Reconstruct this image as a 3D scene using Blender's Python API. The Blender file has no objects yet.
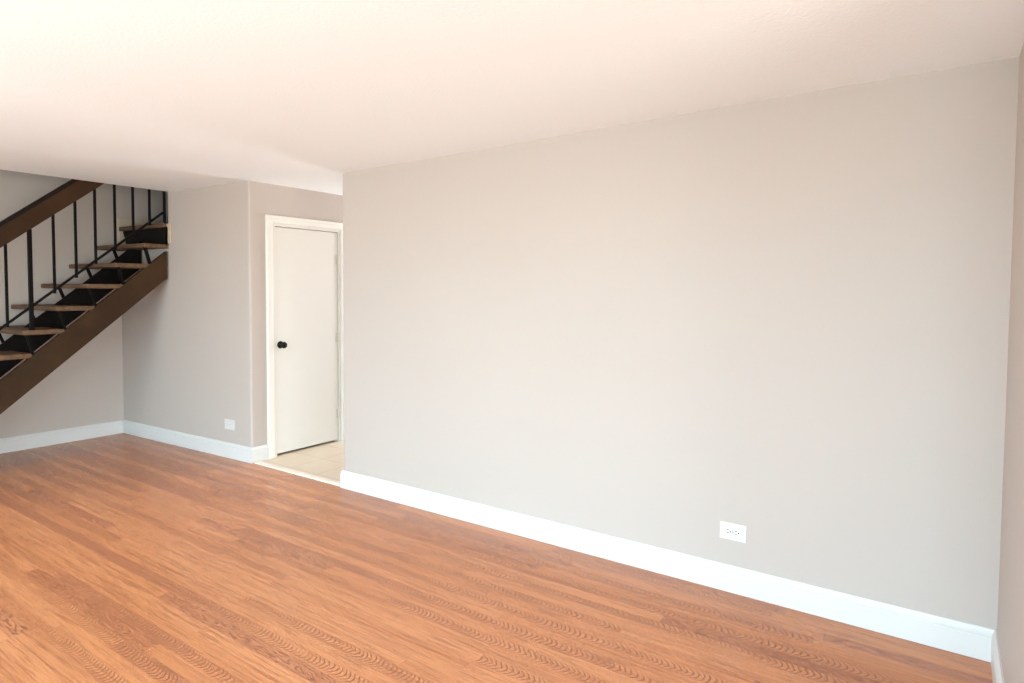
import bpy, bmesh, math, random
from mathutils import Vector, Matrix

S = bpy.context.scene
C = S.collection

# ------------------------------------------------------------------ camera
CAM_H = 1.4851
yaw, pitch, roll = -0.60294, -0.04242, 0.00584
fwd = Vector((math.sin(yaw) * math.cos(pitch), math.cos(yaw) * math.cos(pitch), math.sin(pitch)))
right = Vector((math.cos(yaw), -math.sin(yaw), 0))
up = right.cross(fwd)
right, up = right * math.cos(roll) + up * math.sin(roll), up * math.cos(roll) - right * math.sin(roll)
cam = bpy.data.cameras.new('camera')
cam.sensor_width = 36.0
cam.lens = 636.59 / 1024 * 36.0
cam.shift_y = -24.22 / 1024
cam.clip_start = 0.02
co = bpy.data.objects.new('camera', cam)
C.objects.link(co)
m = Matrix((right, up, -fwd)).transposed().to_4x4()
m.translation = (0, 0, CAM_H)
co.matrix_world = m
S.camera = co

# ------------------------------------------------------------------ light, exposure
S.view_settings.view_transform = 'Standard'
S.view_settings.look = 'None'
S.view_settings.gamma = 1.0
S.view_settings.use_curve_mapping = False
S.view_settings.exposure = 0.0
S.cycles.use_denoising = True
S.cycles.denoising_prefilter = 'NONE'
S.cycles.max_bounces = 12
S.cycles.diffuse_bounces = 8

w = bpy.data.worlds.new('sky')
S.world = w
w.use_nodes = True
SKY_COL = (0.660, 1.021, 1.223)
GROUND_COL = (0.514, 0.649, 0.676)
wn = w.node_tree
bg = wn.nodes['Background']
tcw = wn.nodes.new('ShaderNodeTexCoord')
sxyz = wn.nodes.new('ShaderNodeSeparateXYZ')
wn.links.new(tcw.outputs['Generated'], sxyz.inputs[0])
mr = wn.nodes.new('ShaderNodeMapRange')
mr.inputs[1].default_value, mr.inputs[2].default_value = -0.04, 0.04
wn.links.new(sxyz.outputs[2], mr.inputs[0])
wmix = wn.nodes.new('ShaderNodeMix')
wmix.data_type = 'RGBA'
wmix.inputs[6].default_value = (*GROUND_COL, 1)
wmix.inputs[7].default_value = (*SKY_COL, 1)
wn.links.new(mr.outputs[0], wmix.inputs[0])
wn.links.new(wmix.outputs[2], bg.inputs['Color'])
bg.inputs['Strength'].default_value = 10.0


def area(name, loc, target, sx, sy, power, color, spread=180):
    l = bpy.data.lights.new(name, 'AREA')
    l.shape = 'RECTANGLE'
    l.size, l.size_y = sx, sy
    l.energy = power
    l.color = color
    l.spread = math.radians(spread)
    o = bpy.data.objects.new(name, l)
    C.objects.link(o)
    o.location = loc
    d = Vector(target) - Vector(loc)
    o.rotation_euler = d.to_track_quat('-Z', 'Y').to_euler()
    return o


# fill light added outside the made-up window in the far right wall, out of view
area('side_fill', (3.9, -0.1, 1.35), (-4.0, 0.6, 0.7), 3.0, 1.8, 150, (1.0, 0.88, 0.70))
# door light added outside the invented window at the end of the tiled hall
area('hall_fill', (-4.25, 6.9, 1.5), (-4.5, 4.0, 1.1), 1.2, 1.6, 128, (1.0, 0.94, 0.96))

# warm fill light added at the stair side of the room, left of the camera's view
area('stair_side_fill', (-4.9, 0.3, 2.30), (-5.1, 0.45, 0.0), 0.4, 0.4, 11, (1.0, 0.80, 0.55))


def portal(loc, target, sx, sy):
    o = area('window_portal', loc, target, sx, sy, 1, (1, 1, 1))
    o.data.cycles.is_portal = True


portal((-1.9, -2.12, 1.06), (-1.9, 0, 1.06), 6.2, 2.12)
portal((3.13, -0.1, 1.235), (-1, -0.1, 1.235), 3.0, 1.77)
portal((-4.3, 6.43, 1.5), (-4.3, 5, 1.5), 0.9, 1.2)

# ------------------------------------------------------------------ dimensions
XL, XS, XD, XA, XB = -6.968, -6.0886, -4.875, -3.710, 0.1925
XR = 3.0               # far right end of the room, out of view
YB = 3.1746            # long wall
YF = -2.0              # wall behind the camera
Y1 = 3.177             # stair end wall (turned by 2.4 degrees)
SLOPE1 = 0.0413
H = 2.40
TOP = 5.0              # top of stairwell
HALL_END = 6.3
BB_H, BB_T = 0.1313, 0.0177


def y1(x):
    return Y1 + SLOPE1 * (x - XD)


# ------------------------------------------------------------------ materials
def mat(name):
    mm = bpy.data.materials.new(name)
    mm.use_nodes = True
    nt = mm.node_tree
    return mm, nt, nt.nodes['Principled BSDF']


class G:
    """small helper for node graphs"""
    def __init__(self, nt):
        self.nt = nt

    def n(self, typ, **kw):
        x = self.nt.nodes.new(typ)
        for k, v in kw.items():
            setattr(x, k, v)
        return x

    def put(self, sock, v):
        if isinstance(v, bpy.types.NodeSocket):
            self.nt.links.new(v, sock)
        else:
            sock.default_value = v

    def math(self, op, a, b=0.0, c=0.0):
        x = self.n('ShaderNodeMath', operation=op)
        self.put(x.inputs[0], a)
        self.put(x.inputs[1], b)
        self.put(x.inputs[2], c)
        return x.outputs[0]

    def mix(self, f, a, b, blend='MIX'):
        x = self.n('ShaderNodeMix', data_type='RGBA', blend_type=blend)
        self.put(x.inputs[0], f)
        self.put(x.inputs[6], a)
        self.put(x.inputs[7], b)
        return x.outputs[2]

    def comb(self, x_, y_, z_):
        x = self.n('ShaderNodeCombineXYZ')
        self.put(x.inputs[0], x_)
        self.put(x.inputs[1], y_)
        self.put(x.inputs[2], z_)
        return x.outputs[0]

    def noise(self, vec, scale, detail=2.0, rough=0.5):
        x = self.n('ShaderNodeTexNoise')
        self.put(x.inputs['Vector'], vec)
        x.inputs['Scale'].default_value = scale
        x.inputs['Detail'].default_value = detail
        x.inputs['Roughness'].default_value = rough
        return x.outputs['Fac']

    def white(self, vec):
        x = self.n('ShaderNodeTexWhiteNoise', noise_dimensions='3D')
        self.put(x.inputs['Vector'], vec)
        return x

    def ramp(self, v, lo, hi):
        x = self.n('ShaderNodeMapRange')
        x.interpolation_type = 'SMOOTHSTEP'
        self.put(x.inputs[0], v)
        x.inputs[1].default_value = lo
        x.inputs[2].default_value = hi
        return x.outputs[0]

    def bump(self, bsdf, h, strength, dist):
        x = self.n('ShaderNodeBump')
        x.inputs['Strength'].default_value = strength
        x.inputs['Distance'].default_value = dist
        self.put(x.inputs['Height'], h)
        self.nt.links.new(x.outputs[0], bsdf.inputs['Normal'])


def paint(name, col, rough=0.6, bump_scale=220, bump=0.06, dist=0.002, spec=0.3, vary=0.02):
    mm, nt, b = mat(name)
    g = G(nt)
    pos = g.n('ShaderNodeNewGeometry').outputs['Position']
    n1 = g.noise(pos, 1.3, 2)
    f = g.math('MULTIPLY_ADD', n1, 2 * vary, 1 - vary)
    c = g.mix(1.0, (*col, 1), g.comb(f, f, f), 'MULTIPLY')
    g.put(b.inputs['Base Color'], c)
    b.inputs['Roughness'].default_value = rough
    b.inputs['Specular IOR Level'].default_value = spec
    g.bump(b, g.noise(pos, bump_scale, 2), bump, dist)
    return mm


M_WALL = paint('greige_wall_paint', (0.522, 0.450, 0.404), 0.55)
M_CEIL = paint('textured_ceiling_paint', (0.880, 0.915, 0.935), 0.9, 80, 0.30, 0.004, 0.05, 0.01)
M_TRIM = paint('white_trim_paint', (0.70, 0.675, 0.65), 0.32, 60, 0.02, 0.001, 0.45, 0.01)
M_DOOR = paint('cream_door_paint', (0.72, 0.685, 0.625), 0.38, 90, 0.03, 0.001, 0.4, 0.01)
M_CASING = paint('casing_paint', (0.80, 0.77, 0.71), 0.35, 60, 0.02, 0.001, 0.4, 0.01)
M_CREAM = paint('cream_trim_paint', (0.82, 0.75, 0.64), 0.4, 60, 0.02, 0.001, 0.4, 0.01)
M_BEIGE = paint('beige_opening_trim', (0.58, 0.47, 0.35), 0.45, 60, 0.02, 0.001, 0.3, 0.01)
M_PLATE = paint('white_plastic', (0.80, 0.80, 0.80), 0.3, 60, 0.0, 0.001, 0.5, 0.0)
M_IVORY = paint('ivory_plastic', (0.68, 0.655, 0.63), 0.3, 60, 0.0, 0.001, 0.5, 0.0)
M_SLOT = paint('dark_slot', (0.03, 0.028, 0.026), 0.6, 60, 0.0)
M_BLACK = paint('black_metal', (0.004, 0.0032, 0.003), 0.5, 90, 0.03, 0.001, 0.1, 0.0)
M_KNOB = paint('oil_rubbed_bronze', (0.009, 0.006, 0.005), 0.4, 90, 0.02, 0.001, 0.2, 0.0)
M_HINGE = paint('painted_hinge', (0.64, 0.60, 0.52), 0.4, 90, 0.02, 0.001, 0.4, 0.0)


def wood(name, c1, c2, rough, axis='Y', spec=0.35):
    mm, nt, b = mat(name)
    g = G(nt)
    tc = g.n('ShaderNodeTexCoord').outputs['Object']
    mp = g.n('ShaderNodeMapping')
    nt.links.new(tc, mp.inputs[0])
    mp.inputs['Scale'].default_value = (2.5, 30, 30) if axis == 'X' else (30, 2.5, 2.5 if axis == 'S' else 30)
    n1 = g.noise(mp.outputs[0], 1.0, 4, 0.6)
    n2 = g.noise(tc, 4.0, 2)
    f = g.math('ADD', g.math('MULTIPLY', n1, 0.75), g.math('MULTIPLY', n2, 0.25))
    g.put(b.inputs['Base Color'], g.mix(g.ramp(f, 0.3, 0.7), (*c1, 1), (*c2, 1)))
    b.inputs['Roughness'].default_value = rough
    b.inputs['Specular IOR Level'].default_value = spec
    g.bump(b, n1, 0.08, 0.002)
    return mm


M_STRINGER = wood('brown_stained_wood', (0.036, 0.019, 0.009), (0.060, 0.031, 0.015), 0.55, 'S', 0.12)
M_HANDRAIL = wood('dark_handrail_wood', (0.032, 0.0155, 0.007), (0.052, 0.025, 0.0115), 0.55, 'S', 0.12)
M_TREAD = wood('worn_oak_tread', (0.095, 0.052, 0.028), (0.175, 0.102, 0.060), 0.55, 'X', 0.2)
M_INNER = wood('black_and_shaded_wood', (0.005, 0.0035, 0.003), (0.008, 0.006, 0.005), 0.6, 'S', 0.1)  # black holds the inner stringer's shade as colour; the riser is black itself
M_CAP = wood('black_brown_cap_wood', (0.008, 0.005, 0.004), (0.014, 0.008, 0.006), 0.5, 'S', 0.15)


def laminate():
    mm, nt, b = mat('oak_strip_laminate')
    g = G(nt)
    pos = g.n('ShaderNodeNewGeometry').outputs['Position']
    sp = g.n('ShaderNodeSeparateXYZ')
    nt.links.new(pos, sp.inputs[0])
    X, Y = sp.outputs[0], sp.outputs[1]
    W, L = 0.0655, 1.25
    ys = g.math('DIVIDE', Y, W)
    j = g.math('FLOOR', ys)
    v = g.math('SUBTRACT', g.math('SUBTRACT', ys, j), 0.5)          # -0.5 .. 0.5 across a strip
    off = g.white(g.comb(j, 3.7, 1.1)).outputs['Value']
    xs = g.math('DIVIDE', g.math('ADD', X, g.math('MULTIPLY', off, 7.3)), L)
    i = g.math('FLOOR', xs)
    u = g.math('SUBTRACT', xs, i)
    r = g.white(g.comb(i, j, 0.5))
    rv = r.outputs['Value']
    rs = g.n('ShaderNodeSeparateXYZ')
    nt.links.new(r.outputs['Color'], rs.inputs[0])
    ra, rb, rc = rs.outputs[0], rs.outputs[1], rs.outputs[2]
    # arched cathedral grain: nested parabolas along the strip
    wob = g.noise(g.comb(g.math('MULTIPLY', X, 7.0), g.math('MULTIPLY', Y, 22.0), g.math('MULTIPLY', rv, 40.0)), 1.0, 2.0)
    vv = g.math('ADD', v, g.math('MULTIPLY', g.math('SUBTRACT', ra, 0.5), 0.30))
    par = g.math('MULTIPLY', g.math('MULTIPLY', vv, vv), 0.115)
    ph = g.math('ADD', g.math('ADD', X, par), g.math('MULTIPLY', wob, 0.055))
    ring = g.math('SINE', g.math('MULTIPLY', ph, 2 * math.pi / 0.0245))
    arcs = g.ramp(ring, 0.0, 1.0)
    fade = g.math('SUBTRACT', 1.0, g.ramp(g.math('ABSOLUTE', vv), 0.36, 0.58))
    arcs = g.math('MULTIPLY', arcs, fade)
    # straight pores along the strip
    fine = g.noise(g.comb(g.math('MULTIPLY', X, 5.0), g.math('MULTIPLY', Y, 190.0), g.math('MULTIPLY', rb, 30.0)), 1.0, 3.0, 0.6)
    fine2 = g.noise(g.comb(g.math('MULTIPLY', X, 2.2), g.math('MULTIPLY', Y, 60.0), g.math('MULTIPLY', rc, 30.0)), 1.0, 3.0, 0.6)
    lines = g.ramp(g.math('ADD', g.math('MULTIPLY', fine, 0.55), g.math('MULTIPLY', fine2, 0.45)), 0.44, 0.68)
    par2 = g.math('ABSOLUTE', g.math('SUBTRACT', g.math('MODULO', g.math('ADD', j, 400.0), 2.0), 1.0))   # arched strips alternate with plain ones
    iscath = g.math('MULTIPLY', g.math('GREATER_THAN', rv, 0.26), g.math('GREATER_THAN', par2, 0.5))
    patch = g.ramp(g.noise(g.comb(g.math('MULTIPLY', X, 2.0), g.math('MULTIPLY', Y, 9.0), 2.0), 1.0, 2.0), 0.22, 0.42)
    arcs = g.math('MULTIPLY', g.math('MULTIPLY', arcs, iscath), patch)
    streak = g.ramp(g.noise(g.comb(g.math('MULTIPLY', X, 3.2), g.math('MULTIPLY', Y, 75.0), g.math('MULTIPLY', ra, 9.0)), 1.0, 4.0, 0.65), 0.52, 0.70)
    flame = g.ramp(g.math('SINE', g.math('MULTIPLY', g.noise(g.comb(g.math('MULTIPLY', X, 4.5), g.math('MULTIPLY', Y, 26.0), g.math('MULTIPLY', rb, 55.0)), 1.0, 1.5), 62.0)), 0.1, 1.0)
    isflame = g.math('MULTIPLY', g.math('GREATER_THAN', rc, 0.80), g.math('SUBTRACT', 1.0, iscath))
    lines = g.math('MAXIMUM', lines, g.math('MULTIPLY', streak, 0.8))
    lines = g.math('MAXIMUM', lines, g.math('MULTIPLY', flame, g.math('MULTIPLY', isflame, 1.2)))
    grain = g.math('MAXIMUM', g.math('MULTIPLY', arcs, 0.88), g.math('MULTIPLY', lines, 0.72))
    light = g.mix(ra, (0.645, 0.268, 0.118, 1), (0.585, 0.230, 0.098, 1))
    light = g.mix(g.math('MULTIPLY', g.math('GREATER_THAN', rc, 0.80), 0.30), light, (0.340, 0.125, 0.080, 1))
    dark = (0.250, 0.082, 0.040, 1)
    col = g.mix(grain, light, dark)
    # hairline joints
    e1 = g.math('GREATER_THAN', g.math('ABSOLUTE', v), 0.488)
    e2 = g.math('LESS_THAN', u, 0.0022)
    e = g.math('MULTIPLY', g.math('MAXIMUM', e1, e2), 0.22)
    col = g.mix(e, col, (0.16, 0.06, 0.03, 1))
    g.put(b.inputs['Base Color'], col)
    g.put(b.inputs['Roughness'], g.math('MULTIPLY_ADD', grain, 0.08, 0.24))
    b.inputs['Specular IOR Level'].default_value = 0.36
    return mm


def tile():
    mm, nt, b = mat('beige_ceramic_tile')
    g = G(nt)
    pos = g.n('ShaderNodeNewGeometry').outputs['Position']
    sp = g.n('ShaderNodeSeparateXYZ')
    nt.links.new(pos, sp.inputs[0])
    T = 0.33
    def edge(s, o):
        q = g.math('FRACT', g.math('DIVIDE', g.math('ADD', s, o), T))
        return g.math('GREATER_THAN', g.math('ABSOLUTE', g.math('SUBTRACT', q, 0.5)), 0.487)
    gr = g.math('MAXIMUM', edge(sp.outputs[0], 4.5 + 20 * T - 0.02), edge(sp.outputs[1], -3.605 + 20 * T))
    n1 = g.noise(pos, 9.0, 4, 0.6)
    c = g.mix(n1, (0.62, 0.50, 0.37, 1), (0.72, 0.60, 0.46, 1))
    c = g.mix(g.math('MULTIPLY', gr, 0.7), c, (0.45, 0.35, 0.25, 1))
    g.put(b.inputs['Base Color'], c)
    b.inputs['Roughness'].default_value = 0.35
    g.bump(b, g.math('SUBTRACT', 1.0, gr), 0.2, 0.002)
    return mm


M_FLOOR = laminate()
M_TILE = tile()


# ------------------------------------------------------------------ mesh helpers
def link(name, bm, material, parent=None, smooth=False, kind=None):
    bmesh.ops.recalc_face_normals(bm, faces=bm.faces[:])
    me = bpy.data.meshes.new(name)
    bm.to_mesh(me)
    bm.free()
    me.materials.append(material)
    if smooth:
        for p in me.polygons:
            p.use_smooth = True
    o = bpy.data.objects.new(name, me)
    C.objects.link(o)
    if parent:
        o.parent = parent
    if kind:
        o['kind'] = kind
    return o


def box(bm, x0, x1, y0, y1_, z0, z1, bevel=0.0, seg=2):
    vs = [bm.verts.new((x, y, z)) for z in (z0, z1) for x, y in ((x0, y0), (x1, y0), (x1, y1_), (x0, y1_))]
    fs = [(3, 2, 1, 0), (4, 5, 6, 7), (0, 1, 5, 4), (1, 2, 6, 5), (2, 3, 7, 6), (3, 0, 4, 7)]
    faces = [bm.faces.new([vs[k] for k in f]) for f in fs]
    if bevel:
        es = {e for f in faces for e in f.edges}
        bmesh.ops.bevel(bm, geom=list(es), offset=bevel, segments=seg, affect='EDGES', profile=0.5)


def prism(bm, pts, vec, bevel=0.0):
    """closed polygon pts (3D) extruded along vec"""
    v = Vector(vec)
    a = [bm.verts.new(p) for p in pts]
    b_ = [bm.verts.new(Vector(p) + v) for p in pts]
    faces = [bm.faces.new(a), bm.faces.new(b_[::-1])]
    n = len(pts)
    for k in range(n):
        faces.append(bm.faces.new((a[k], a[(k + 1) % n], b_[(k + 1) % n], b_[k])))
    if bevel:
        es = {e for f in faces for e in f.edges}
        bmesh.ops.bevel(bm, geom=list(es), offset=bevel, segments=2, affect='EDGES', profile=0.5)


def lathe(bm, prof, origin, axis, seg=28):
    """prof: list of (distance along axis, radius)"""
    ax = Vector(axis).normalized()
    t1 = ax.orthogonal().normalized()
    t2 = ax.cross(t1)
    rings = []
    for d, r in prof:
        if r < 1e-6:
            rings.append([bm.verts.new(Vector(origin) + ax * d)])
        else:
            rings.append([bm.verts.new(Vector(origin) + ax * d + (t1 * math.cos(k * 2 * math.pi / seg) + t2 * math.sin(k * 2 * math.pi / seg)) * r) for k in range(seg)])
    for A, B in zip(rings, rings[1:]):
        for k in range(seg):
            k2 = (k + 1) % seg
            if len(A) == 1 and len(B) == 1:
                continue
            if len(A) == 1:
                bm.faces.new((A[0], B[k2], B[k]))
            elif len(B) == 1:
                bm.faces.new((A[k], A[k2], B[0]))
            else:
                bm.faces.new((A[k], A[k2], B[k2], B[k]))
    for R in (rings[0], rings[-1]):
        if len(R) > 1:
            bm.faces.new(R)


def wall(name, *boxes, extra=None, material=None):
    bm = bmesh.new()
    for b_ in boxes:
        box(bm, *b_)
    if extra:
        extra(bm)
    return link(name, bm, material or M_WALL, kind='structure')


def sweep(name, path, prof, side, material):
    """profile (outwards, height) swept along a floor path with mitred corners"""
    bm = bmesh.new()
    P = [Vector((x, y)) for x, y in path]
    cols = []
    for k, p in enumerate(P):
        nrm = []
        for a, b_ in ((k - 1, k), (k, k + 1)):
            if a >= 0 and b_ < len(P):
                d = (P[b_] - P[a]).normalized()
                nrm.append(Vector((-d.y, d.x)) * side)
        mvec = nrm[0] if len(nrm) == 1 else (nrm[0] + nrm[1]) / (1 + nrm[0].dot(nrm[1]))
        cols.append([bm.verts.new((p.x + mvec.x * t, p.y + mvec.y * t, z)) for t, z in prof])
    n = len(prof)
    for A, B in zip(cols, cols[1:]):
        for k in range(n):
            bm.faces.new((A[k], A[(k + 1) % n], B[(k + 1) % n], B[k]))
    bm.faces.new(cols[0])
    bm.faces.new(cols[-1][::-1])
    return link(name, bm, material, kind='structure')


def rounded_plan(bm, pts, round_at, r, z0, z1, seg=6):
    """plan polygon extruded in z, with the listed corners rounded"""
    out = []
    n = len(pts)
    for k in range(n):
        p = Vector(pts[k])
        if k in round_at:
            a = (Vector(pts[k - 1]) - p).normalized()
            b_ = (Vector(pts[(k + 1) % n]) - p).normalized()
            for q in range(seg + 1):
                t = q / seg
                out.append(p + a * r * (1 - t) ** 2 + b_ * r * t ** 2)
        else:
            out.append(p)
    prism(bm, [(q.x, q.y, z0) for q in out], (0, 0, z1 - z0))


# ------------------------------------------------------------------ setting: floors
WTH = 0.15
bm = bmesh.new()
prism(bm, [(XL, YF, -0.1), (XR, YF, -0.1), (XR, YB + 0.012, -0.1), (XD, YB + 0.012, -0.1), (XL, y1(XL) + 0.0, -0.1)], (0, 0, 0.1))
link('floor', bm, M_FLOOR, kind='structure')
bm = bmesh.new()
box(bm, XD - WTH, XA + 0.02, YB + 0.012, HALL_END, -0.1, 0.002)
link('floor_hall', bm, M_TILE, kind='structure')
# light threshold strip between laminate and tile
bm = bmesh.new()
prism(bm, [(XD + 0.035, Y1 - 0.004, 0.0), (XD + 0.035, Y1 - 0.001, 0.007), (XD + 0.035, Y1 + 0.012, 0.010), (XD + 0.035, Y1 + 0.052, 0.009), (XD + 0.035, Y1 + 0.058, 0.0)],
      (XA - BB_T - XD - 0.035, 0, 0))
link('trim_1', bm, M_CREAM, kind='structure')

# ------------------------------------------------------------------ setting: ceiling (slightly sagging slab, open over the stairs)
OPEN_Y = 0.62
CT = 0.28
bm = bmesh.new()


def ceil_h(x, y):
    # old plaster ceiling: it sags a little where the hall begins
    fx = max(0.0, 1 - abs(x - XA) / 3.9) if x > XA else max(0.0, 1 - (XA - x) / 1.165)
    fx = fx * fx * (3 - 2 * fx) * 0.35 + fx * 0.65
    fy = min(1.0, max(0.0, (y - 0.2) / 3.0)) ** 1.3
    tilt = 0.008 * min(1, max(0, (-x - 3.7) / 1.2)) * fy
    return H - 0.063 * fx * fy - tilt


xs = [XL, XS] + [XS + (XD - XS) * k / 4 for k in range(1, 5)] + [XD + (XA - XD) * k / 6 for k in range(1, 7)] + [XA + (XB - XA) * k / 14 for k in range(1, 15)]
xs += [XB + 0.4, XB + 1.2, XB + 2.0, XR]
ys = [YF, -1.2, -0.4, 0.1, OPEN_Y, 1.1, 1.6, 2.1, 2.5, 2.8, 3.0, YB + 0.02, 3.6, 4.2, HALL_END]
grid = {}
for a, x in enumerate(xs):
    for b_, y in enumerate(ys):
        grid[a, b_] = (bm.verts.new((x, y, ceil_h(x, y))), bm.verts.new((x, y, H + CT)))


def cell_on(a, b_):
    if not (0 <= a < len(xs) - 1 and 0 <= b_ < len(ys) - 1):
        return False
    if a == 0 and b_ >= 4:
        return False                       # stair opening
    if b_ >= 11 and not (XD - 0.01 <= xs[a] < XA - 0.01):
        return False                       # only the hall goes further back
    return True


for a in range(len(xs) - 1):
    for b_ in range(len(ys) - 1):
        if not cell_on(a, b_):
            continue
        c4 = [(a, b_), (a + 1, b_), (a + 1, b_ + 1), (a, b_ + 1)]
        f = bm.faces.new([grid[c][0] for c in c4[::-1]])
        f.smooth = True
        bm.faces.new([grid[c][1] for c in c4])
        for (da, db), (p, q) in (((0, -1), (0, 1)), ((1, 0), (1, 2)), ((0, 1), (2, 3)), ((-1, 0), (3, 0))):
            if not cell_on(a + da, b_ + db):
                # own vertices, so the smooth underside keeps its normals at the rim
                bm.faces.new([bm.verts.new(grid[c4[z]][lv].co) for z, lv in ((p, 0), (q, 0), (q, 1), (p, 1))])
bmesh.ops.delete(bm, geom=[v for v in bm.verts if not v.link_faces], context='VERTS')
link('ceiling', bm, M_CEIL, kind='structure')

# ------------------------------------------------------------------ setting: walls
WT = 0.12
WZ = H + 0.1


def back_wall(bm):
    rounded_plan(bm, [(XA, YB), (XR, YB), (XR, YB + WT), (XA + WT, YB + WT), (XA + WT, HALL_END), (XA, HALL_END)], {0}, 0.014, 0.0, WZ)


wall('wall_back', extra=back_wall)
NIB = 2.0                                    # the wall at the right of the view is a short projecting piece
wall('wall_right', (XB, XB + WT, NIB, YB, 0.0, WZ))
RY0, RY1, RZ0, RZ1 = -1.6, 1.4, 0.35, 2.12   # unseen window added in the far right wall for light
wall('wall_far_right', (XR, XR + WT, YF - WT, RY0, 0.0, WZ), (XR, XR + WT, RY1, YB + WT, 0.0, WZ),
     (XR, XR + WT, RY0, RY1, 0.0, RZ0), (XR, XR + WT, RY0, RY1, RZ1, WZ))
bm = bmesh.new()
for q in ((RY0, RY0 + 0.04, RZ0, RZ1), (RY1 - 0.04, RY1, RZ0, RZ1), (RY0 + 0.04, RY1 - 0.04, RZ0, RZ0 + 0.04), (RY0 + 0.04, RY1 - 0.04, RZ1 - 0.04, RZ1)):
    box(bm, XR + 0.03, XR + 0.10, q[0], q[1], q[2], q[3])
link('window_added_side', bm, M_TRIM, kind='structure')
wall('wall_left', (XL - WT, XL, YF - WT, 4.6, 0.0, TOP))
OX0, OX1, OZ = -5.0, 1.2, 2.12            # patio door opening behind the camera
wall('wall_front', (XL, OX0, YF - WT, YF, 0, WZ), (OX1, XR, YF - WT, YF, 0, WZ), (OX0, OX1, YF - WT, YF, OZ, WZ))


def stair_end(bm):
    e = 0.0
    rounded_plan(bm, [(XS, y1(XS)), (XD, y1(XD)), (XD, Y1 + WT), (XS, y1(XS) + WT)], {1}, 0.022, 0.0, H + CT)
    prism(bm, [(XL, y1(XL), 0), (XS, y1(XS), 0), (XS, y1(XS) + WT, 0), (XL, y1(XL) + WT, 0)], (0, 0, 1.90))


wall('wall_stair_end', extra=stair_end)
DY0, DY1_, DZ = 3.4255, 4.1166, 2.028     # door leaf
wall('wall_hall_left', (XD - WT, XD, Y1 + WT, DY0 - 0.035, 0, WZ), (XD - WT, XD, DY1_ + 0.035, HALL_END, 0, WZ),
     (XD - WT, XD, DY0 - 0.035, DY1_ + 0.035, DZ + 0.035, WZ))
# end of the hall, with a window opening added to light the door
wall('wall_hall_end', (XD - WT, -4.75, HALL_END, HALL_END + WT, 0, WZ), (-3.85, XA + WT, HALL_END, HALL_END + WT, 0, WZ),
     (-4.75, -3.85, HALL_END, HALL_END + WT, 0, 0.9), (-4.75, -3.85, HALL_END, HALL_END + WT, 2.1, WZ))
# stairwell above the room
wall('wall_stairwell_right', (XS, XS + WT, OPEN_Y - WT, y1(XS) + WT, H + CT, TOP), (XS, XS + WT, y1(XS) + WT, 4.6, 1.6, TOP))
wall('wall_stairwell_front', (XL, XS, OPEN_Y - WT, OPEN_Y, H + CT, TOP))
wall('wall_stairwell_back', (XL, XS, 4.48, 4.6, 1.6, TOP))
bm = bmesh.new()
box(bm, XL, XS, OPEN_Y, 4.48, TOP - 0.1, TOP)
link('ceiling_stairwell', bm, M_CEIL, kind='structure')
bm = bmesh.new()
box(bm, XL, XS, y1(XS) + WT, 4.48, 1.70, 2.04)
link('ceiling_under_landing', bm, M_WALL, kind='structure')

# baseboards
PROF = [(0, 0), (BB_T, 0), (BB_T, 0.092), (BB_T * 0.86, 0.0955), (BB_T * 0.86, 0.100), (BB_T * 0.95, 0.104), (BB_T * 0.9, 0.112),
        (BB_T * 0.66, 0.120), (BB_T * 0.52, 0.127), (BB_T * 0.34, BB_H), (0, BB_H)]
sweep('baseboard_back', [(XA, HALL_END), (XA, YB), (XB, YB)], PROF, -1, M_TRIM)
sweep('baseboard_right', [(XB, YB), (XB, NIB), (XB + WT, NIB)], PROF, -1, M_TRIM)
sweep('baseboard_left', [(XL, YF), (XL, y1(XL) - BB_T)], PROF, -1, M_TRIM)
sweep('baseboard_stair_end', [(XL, y1(XL)), (XD, Y1), (XD, DY0 - 0.098)], PROF, -1, M_TRIM)

# cream trim round the opening the stairs pass through
bm = bmesh.new()
box(bm, XS + 0.012, XS + 0.056, y1(XS) - 0.016, y1(XS) + 0.001, 1.905, 2.092, 0.003)
box(bm, XS - 0.030, XS + 0.012, y1(XS) - 0.013, y1(XS) - 0.001, 2.066, 2.092, 0.003)
link('trim_2', bm, M_BEIGE, kind='structure')
bm = bmesh.new()
box(bm, XL, XL + 0.028, y1(XL) - 0.022, 3.75, 1.905, 2.19, 0.003)
link('trim_3', bm, M_BEIGE, kind='structure')

# patio door frame behind the camera
bm = bmesh.new()
for q in ((OX0, OX0 + 0.05, 0, OZ), (OX1 - 0.05, OX1, 0, OZ), (OX0 + 0.05, OX1 - 0.05, OZ - 0.05, OZ)):
    box(bm, q[0], q[1], YF - 0.10, YF - 0.02, q[2], q[3])
box(bm, (OX0 + OX1) / 2 - 0.03, (OX0 + OX1) / 2 + 0.03, YF - 0.10, YF - 0.02, 0, OZ - 0.05)
link('window_1', bm, M_TRIM, kind='structure')

# ------------------------------------------------------------------ hall door
door = bpy.data.objects.new('door_1', None)
C.objects.link(door)
door.location = (XD, (DY0 + DY1_) / 2, 0)
door['kind'] = 'structure'


def part(name, bm, material, parent, smooth=False, loc=None):
    """part given in world coordinates, parented without moving"""
    o = link(name, bm, material, None, smooth)
    o.parent = parent
    o.matrix_parent_inverse = Matrix.Translation(-(parent.matrix_world.translation if parent.parent else parent.location))
    return o


bm = bmesh.new()
box(bm, XD - 0.045, XD - 0.008, DY0, DY1_, 0.022, DZ, 0.002)
leaf = part('leaf', bm, M_DOOR, door)
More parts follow.
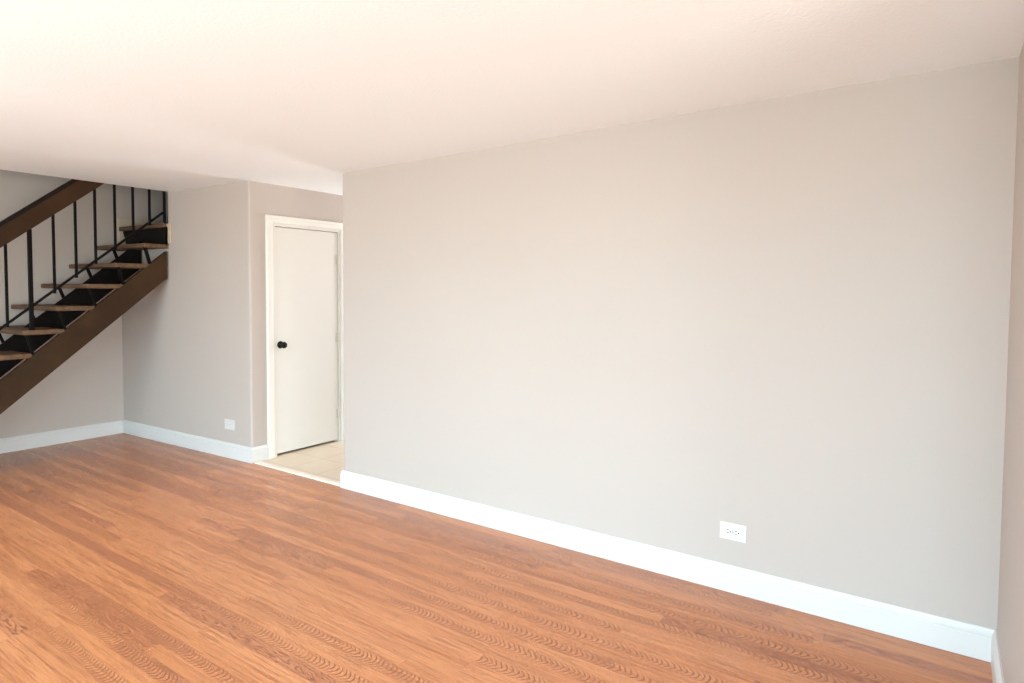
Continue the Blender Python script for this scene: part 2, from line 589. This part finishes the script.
# casing: stepped flat moulding, with jamb
bm = bmesh.new()
CI, CO = 0.032, 0.097
CPROF = [(CI, 0.0), (CI, 0.010), (CI + 0.004, 0.013), (CI + 0.036, 0.013), (CI + 0.040, 0.018), (CO - 0.006, 0.018), (CO, 0.013), (CO, 0.0)]
rows = []
for (yy, zz, sy, sz) in ((DY0, 0.002, -1, 0), (DY0, DZ, -1, 1), (DY1_, DZ, 1, 1), (DY1_, 0.002, 1, 0)):
    rows.append([bm.verts.new((XD + t, yy + sy * o_, zz + sz * o_)) for o_, t in CPROF])
nc = len(CPROF)
for A, B in zip(rows, rows[1:]):
    for k in range(nc):
        bm.faces.new((A[k], A[(k + 1) % nc], B[(k + 1) % nc], B[k]))
bm.faces.new(rows[0])
bm.faces.new(rows[-1][::-1])
part('casing', bm, M_CASING, door)
bm = bmesh.new()
J = 0.004
for a, b_ in ((DY0 - 0.035, DY0 - J), (DY1_ + J, DY1_ + 0.035)):
    box(bm, XD - WT, XD + 0.002, a, b_, 0.0, DZ + 0.035)
box(bm, XD - WT, XD + 0.002, DY0 - J, DY1_ + J, DZ + J, DZ + 0.035)
for a, b_ in ((DY0 - J, DY0 + 0.012), (DY1_ - 0.012, DY1_ + J)):
    box(bm, XD - 0.062, XD - 0.047, a, b_, 0.0, DZ + J)
box(bm, XD - 0.062, XD - 0.047, DY0 - J, DY1_ + J, DZ - 0.012, DZ + J)
part('jamb', bm, M_DOOR, door)
KY, KZ = DY0 + 0.048, 0.990
bm = bmesh.new()
lathe(bm, [(0, 0.033), (0.004, 0.033), (0.009, 0.029), (0.010, 0.016), (0.030, 0.012), (0.036, 0.018), (0.042, 0.026), (0.052, 0.0295), (0.062, 0.027), (0.069, 0.019), (0.072, 0.0)],
      (XD - 0.008, KY, KZ), (1, 0, 0))
knob = part('knob', bm, M_KNOB, leaf, True)
knob['label'] = 'round dark bronze door knob'
for z in (1.77, 1.02, 0.28):
    bm = bmesh.new()
    lathe(bm, [(-0.05, 0.0), (-0.048, 0.004), (-0.045, 0.0065), (0.045, 0.0065), (0.048, 0.004), (0.05, 0.0)], (XD - 0.001, DY1_ + 0.001, z), (0, 0, 1), 12)
    box(bm, XD - 0.008, XD - 0.005, DY1_ - 0.03, DY1_, z - 0.045, z + 0.045)
    part('hinge', bm, M_HINGE, door)
# unseen near-black panel added behind the leaf, so no light leaks under the door
bm = bmesh.new()
box(bm, XD - WT - 0.02, XD - WT, DY0 - 0.1, DY1_ + 0.1, 0, DZ + 0.1)
link('wall_light_block', bm, M_SLOT, kind='structure')
# frame of the added hall window
bm = bmesh.new()
for q in ((-4.75, -4.71, 0.9, 2.1), (-3.89, -3.85, 0.9, 2.1), (-4.71, -3.89, 0.9, 0.94), (-4.71, -3.89, 2.06, 2.1)):
    box(bm, q[0], q[1], HALL_END + 0.02, HALL_END + 0.09, q[2], q[3])
link('window_added_hall', bm, M_TRIM, kind='structure')

# ------------------------------------------------------------------ staircase
stairs = bpy.data.objects.new('staircase', None)
C.objects.link(stairs)
stairs.location = (-6.52, 0.9, 0)
stairs['label'] = 'open-tread staircase with brown stringer, oak treads and black metal balusters rising along the left wall'
stairs['category'] = 'staircase'

SL = 0.832
def zb(y):                 # underside of the outer stringer
    return 0.490 + SL * (y - 1.8)


def stringer(bm, x0, x1, dlo, dhi, yend, bevel=0.003):
    y_lo = 1.8 + (0.0 - 0.490 - dlo) / SL
    y_hi = 1.8 + (0.0 - 0.490 - dhi) / SL
    prism(bm, [(x0, y_hi, 0.0), (x0, y_lo, 0.0), (x0, yend, zb(yend) + dlo), (x0, yend, zb(yend) + dhi)], (x1 - x0, 0, 0), bevel)


bm = bmesh.new()
stringer(bm, XS - 0.045, XS, 0.0, 0.256, 3.108)
part('stringer', bm, M_STRINGER, stairs)['label'] = 'broad brown outer stringer'
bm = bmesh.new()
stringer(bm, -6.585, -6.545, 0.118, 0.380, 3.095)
part('stringer', bm, M_INNER, stairs)['label'] = 'inner stringer with shade put into its black colour'

RISE, RUN = 0.189, 0.2325
ZT0, YT0 = 1.121, 1.967
random.seed(4)
for k in range(-5, 6):
    zc, yf = ZT0 + RISE * k, YT0 + RUN * k
    yb_ = yf + 0.292
    xe = XS - 0.004
    skew = 0.045
    if k == 4:
        yb_, xe = 3.108, XS + 0.018
    if k == 5:                                  # the landing
        yf, yb_, xe, skew, zc = 3.085, 4.47, XS - 0.012, 0.025, zc + 0.012
    bm = bmesh.new()
    x_in = XL + (0.012 if k < 5 else 0.034)
    prism(bm, [(x_in, yf - skew, zc - 0.020), (xe, yf, zc - 0.020), (xe, yb_, zc - 0.020), (x_in, yb_, zc - 0.020)], (0, 0, 0.040), 0.009)
    tr = part('tread' if k < 5 else 'landing', bm, M_TREAD, stairs)
    if k <= 4:
        for bx in (-6.735, XS - 0.033):
            bm = bmesh.new()
            y_t, z_t = yf + 0.012, zc - 0.020
            y_b = yf + 0.062
            top = zb(y_b) + (0.380 if bx < -6.5 else 0.256)
            dz = max(0.06, z_t - top) if bx > -6.5 else max(0.11, z_t - top + 0.03)
            prism(bm, [(bx, y_t, z_t), (bx, y_t + 0.022, z_t), (bx, y_b + 0.012, z_t - dz), (bx, y_b - 0.010, z_t - dz)], (0.024 if bx < -6.5 else 0.028, 0, 0))
            part('bracket', bm, M_BLACK, tr)['label'] = 'black metal strap bracket'
# closed black riser where the stairs enter the wall
bm = bmesh.new()
prism(bm, [(-6.915, 3.094, 2.055), (-6.105, 3.094, 2.055), (-6.105, 3.094, 1.900), (-6.83, 3.094, 1.900)], (0, 0.018, 0))
part('riser', bm, M_INNER, stairs)

# railing on the room side
XR0, XR1 = XS - 0.048, XS - 0.006
def zh(y):                 # underside of the handrail
    return 1.786 + 0.803 * (y - 1.829)
def zr(y):                 # centre of the bottom rail
    return 1.153 + 0.815 * (y - 1.815)
bm = bmesh.new()
ya, yb_ = 0.78, 3.112
prism(bm, [(XR0, ya, zh(ya)), (XR0, yb_, zh(yb_)), (XR0, yb_, zh(yb_) + 0.158), (XR0, ya, zh(ya) + 0.158)], (XR1 - XR0, 0, 0), 0.003)
hr = part('handrail', bm, M_HANDRAIL, stairs)
bm = bmesh.new()
prism(bm, [(XR0 - 0.004, ya, zh(ya) + 0.158), (XR0 - 0.004, yb_, zh(yb_) + 0.158), (XR0 - 0.004, yb_, zh(yb_) + 0.196), (XR0 - 0.004, ya, zh(ya) + 0.196)], (XR1 - XR0 + 0.002, 0, 0), 0.003)
part('cap', bm, M_CAP, hr)
xm = (XR0 + XR1) / 2
bm = bmesh.new()
prism(bm, [(xm - 0.010, 0.82, zr(0.82) - 0.012), (xm - 0.010, yb_, zr(yb_) - 0.012), (xm - 0.010, yb_, zr(yb_) + 0.012), (xm - 0.010, 0.82, zr(0.82) + 0.012)], (0.018, 0, 0), 0.002)
part('bottom_rail', bm, M_BLACK, stairs)
for y in [1.872 - 0.1545 * q for q in range(1, 7)][::-1] + [1.872, 2.199, 2.361, 2.513, 2.672, 2.825, 2.970]:
    bm = bmesh.new()
    box(bm, xm - 0.009, xm + 0.009, y - 0.009, y + 0.009, zr(y) - 0.030, zh(y) + 0.004, 0.001, 1)
    part('baluster', bm, M_BLACK, stairs)
for y, half in ((0.835, 0.014), (2.032, 0.014), (3.105, 0.009)):
    k = math.floor((y - YT0) / RUN + 1e-6)
    z0 = ZT0 + RISE * k + 0.020
    bm = bmesh.new()
    box(bm, xm - 0.013, xm + 0.013, y - half, y + half, z0, zh(y) + 0.006, 0.002, 1)
    box(bm, xm - 0.019, xm + 0.019, y - half - 0.006, y + half + 0.006, z0, z0 + 0.006, 0.001, 1)
    part('newel_post', bm, M_BLACK, stairs)


# ------------------------------------------------------------------ wall outlets
def outlet(loc, rotz, w_, h_, material, label, slot_mat, ts):
    root = bpy.data.objects.new('wall_outlet', None)
    C.objects.link(root)
    root.location = loc
    root.rotation_euler = (0, 0, rotz)
    root['label'] = label
    root['category'] = 'outlet'

    def p(name, bm, mm, parent=root, smooth=False):
        return link(name, bm, mm, parent, smooth)
    # local frame: x along the wall, -y out of the wall, z up
    bm = bmesh.new()
    box(bm, -w_ / 2, w_ / 2, -0.006, 0.0, -h_ / 2, h_ / 2, 0.0025, 3)
    p('cover_plate', bm, material)
    for s in (-1, 1):
        cx = s * 0.0195 * ts
        bm = bmesh.new()
        prof = [(cx + 0.0165 * ts * math.cos(a) * (0.8 if abs(math.cos(a)) > 0.75 else 1), -0.0055, 0.0172 * ts * math.sin(a)) for a in [q * math.pi / 12 for q in range(24)]]
        prism(bm, prof, (0, -0.0035, 0), 0.0006)
        rc = p('receptacle', bm, material)
        for (dx, dz, sx, sz) in ((0.004, 0.0068, 0.0110, 0.0040), (0.004, -0.0068, 0.0095, 0.0040)):
            bm = bmesh.new()
            xc = cx - dx * ts
            box(bm, xc - sx * ts / 2, xc + sx * ts / 2, -0.0096, -0.0088, dz * ts - sz * ts / 2, dz * ts + sz * ts / 2)
            p('slot', bm, slot_mat, rc)
        bm = bmesh.new()
        lathe(bm, [(0, 0.0036 * ts), (0.0009, 0.0036 * ts)], (cx + 0.008 * ts, -0.0088, 0), (0, -1, 0), 12)
        p('ground_hole', bm, slot_mat, rc)
    bm = bmesh.new()
    lathe(bm, [(0, 0.0036), (0.0012, 0.0034), (0.0018, 0.0)], (0, -0.006, 0), (0, -1, 0), 14)
    p('screw', bm, M_SCREW, root)
    return root


M_SCREW = paint('grey_screw_metal', (0.16, 0.155, 0.15), 0.4, 60, 0.0)
outlet((-0.851, YB, 0.300), 0.0, 0.128, 0.083, M_PLATE, 'bright white horizontal wall outlet above the baseboard on the long back wall', M_SLOT, 1.0)
xo = -5.178
outlet((xo, y1(xo), 0.294), math.atan(SLOPE1), 0.140, 0.090, M_IVORY, 'pale horizontal wall outlet left of the cream door on the short stair-end wall', M_HINGE, 1.15)
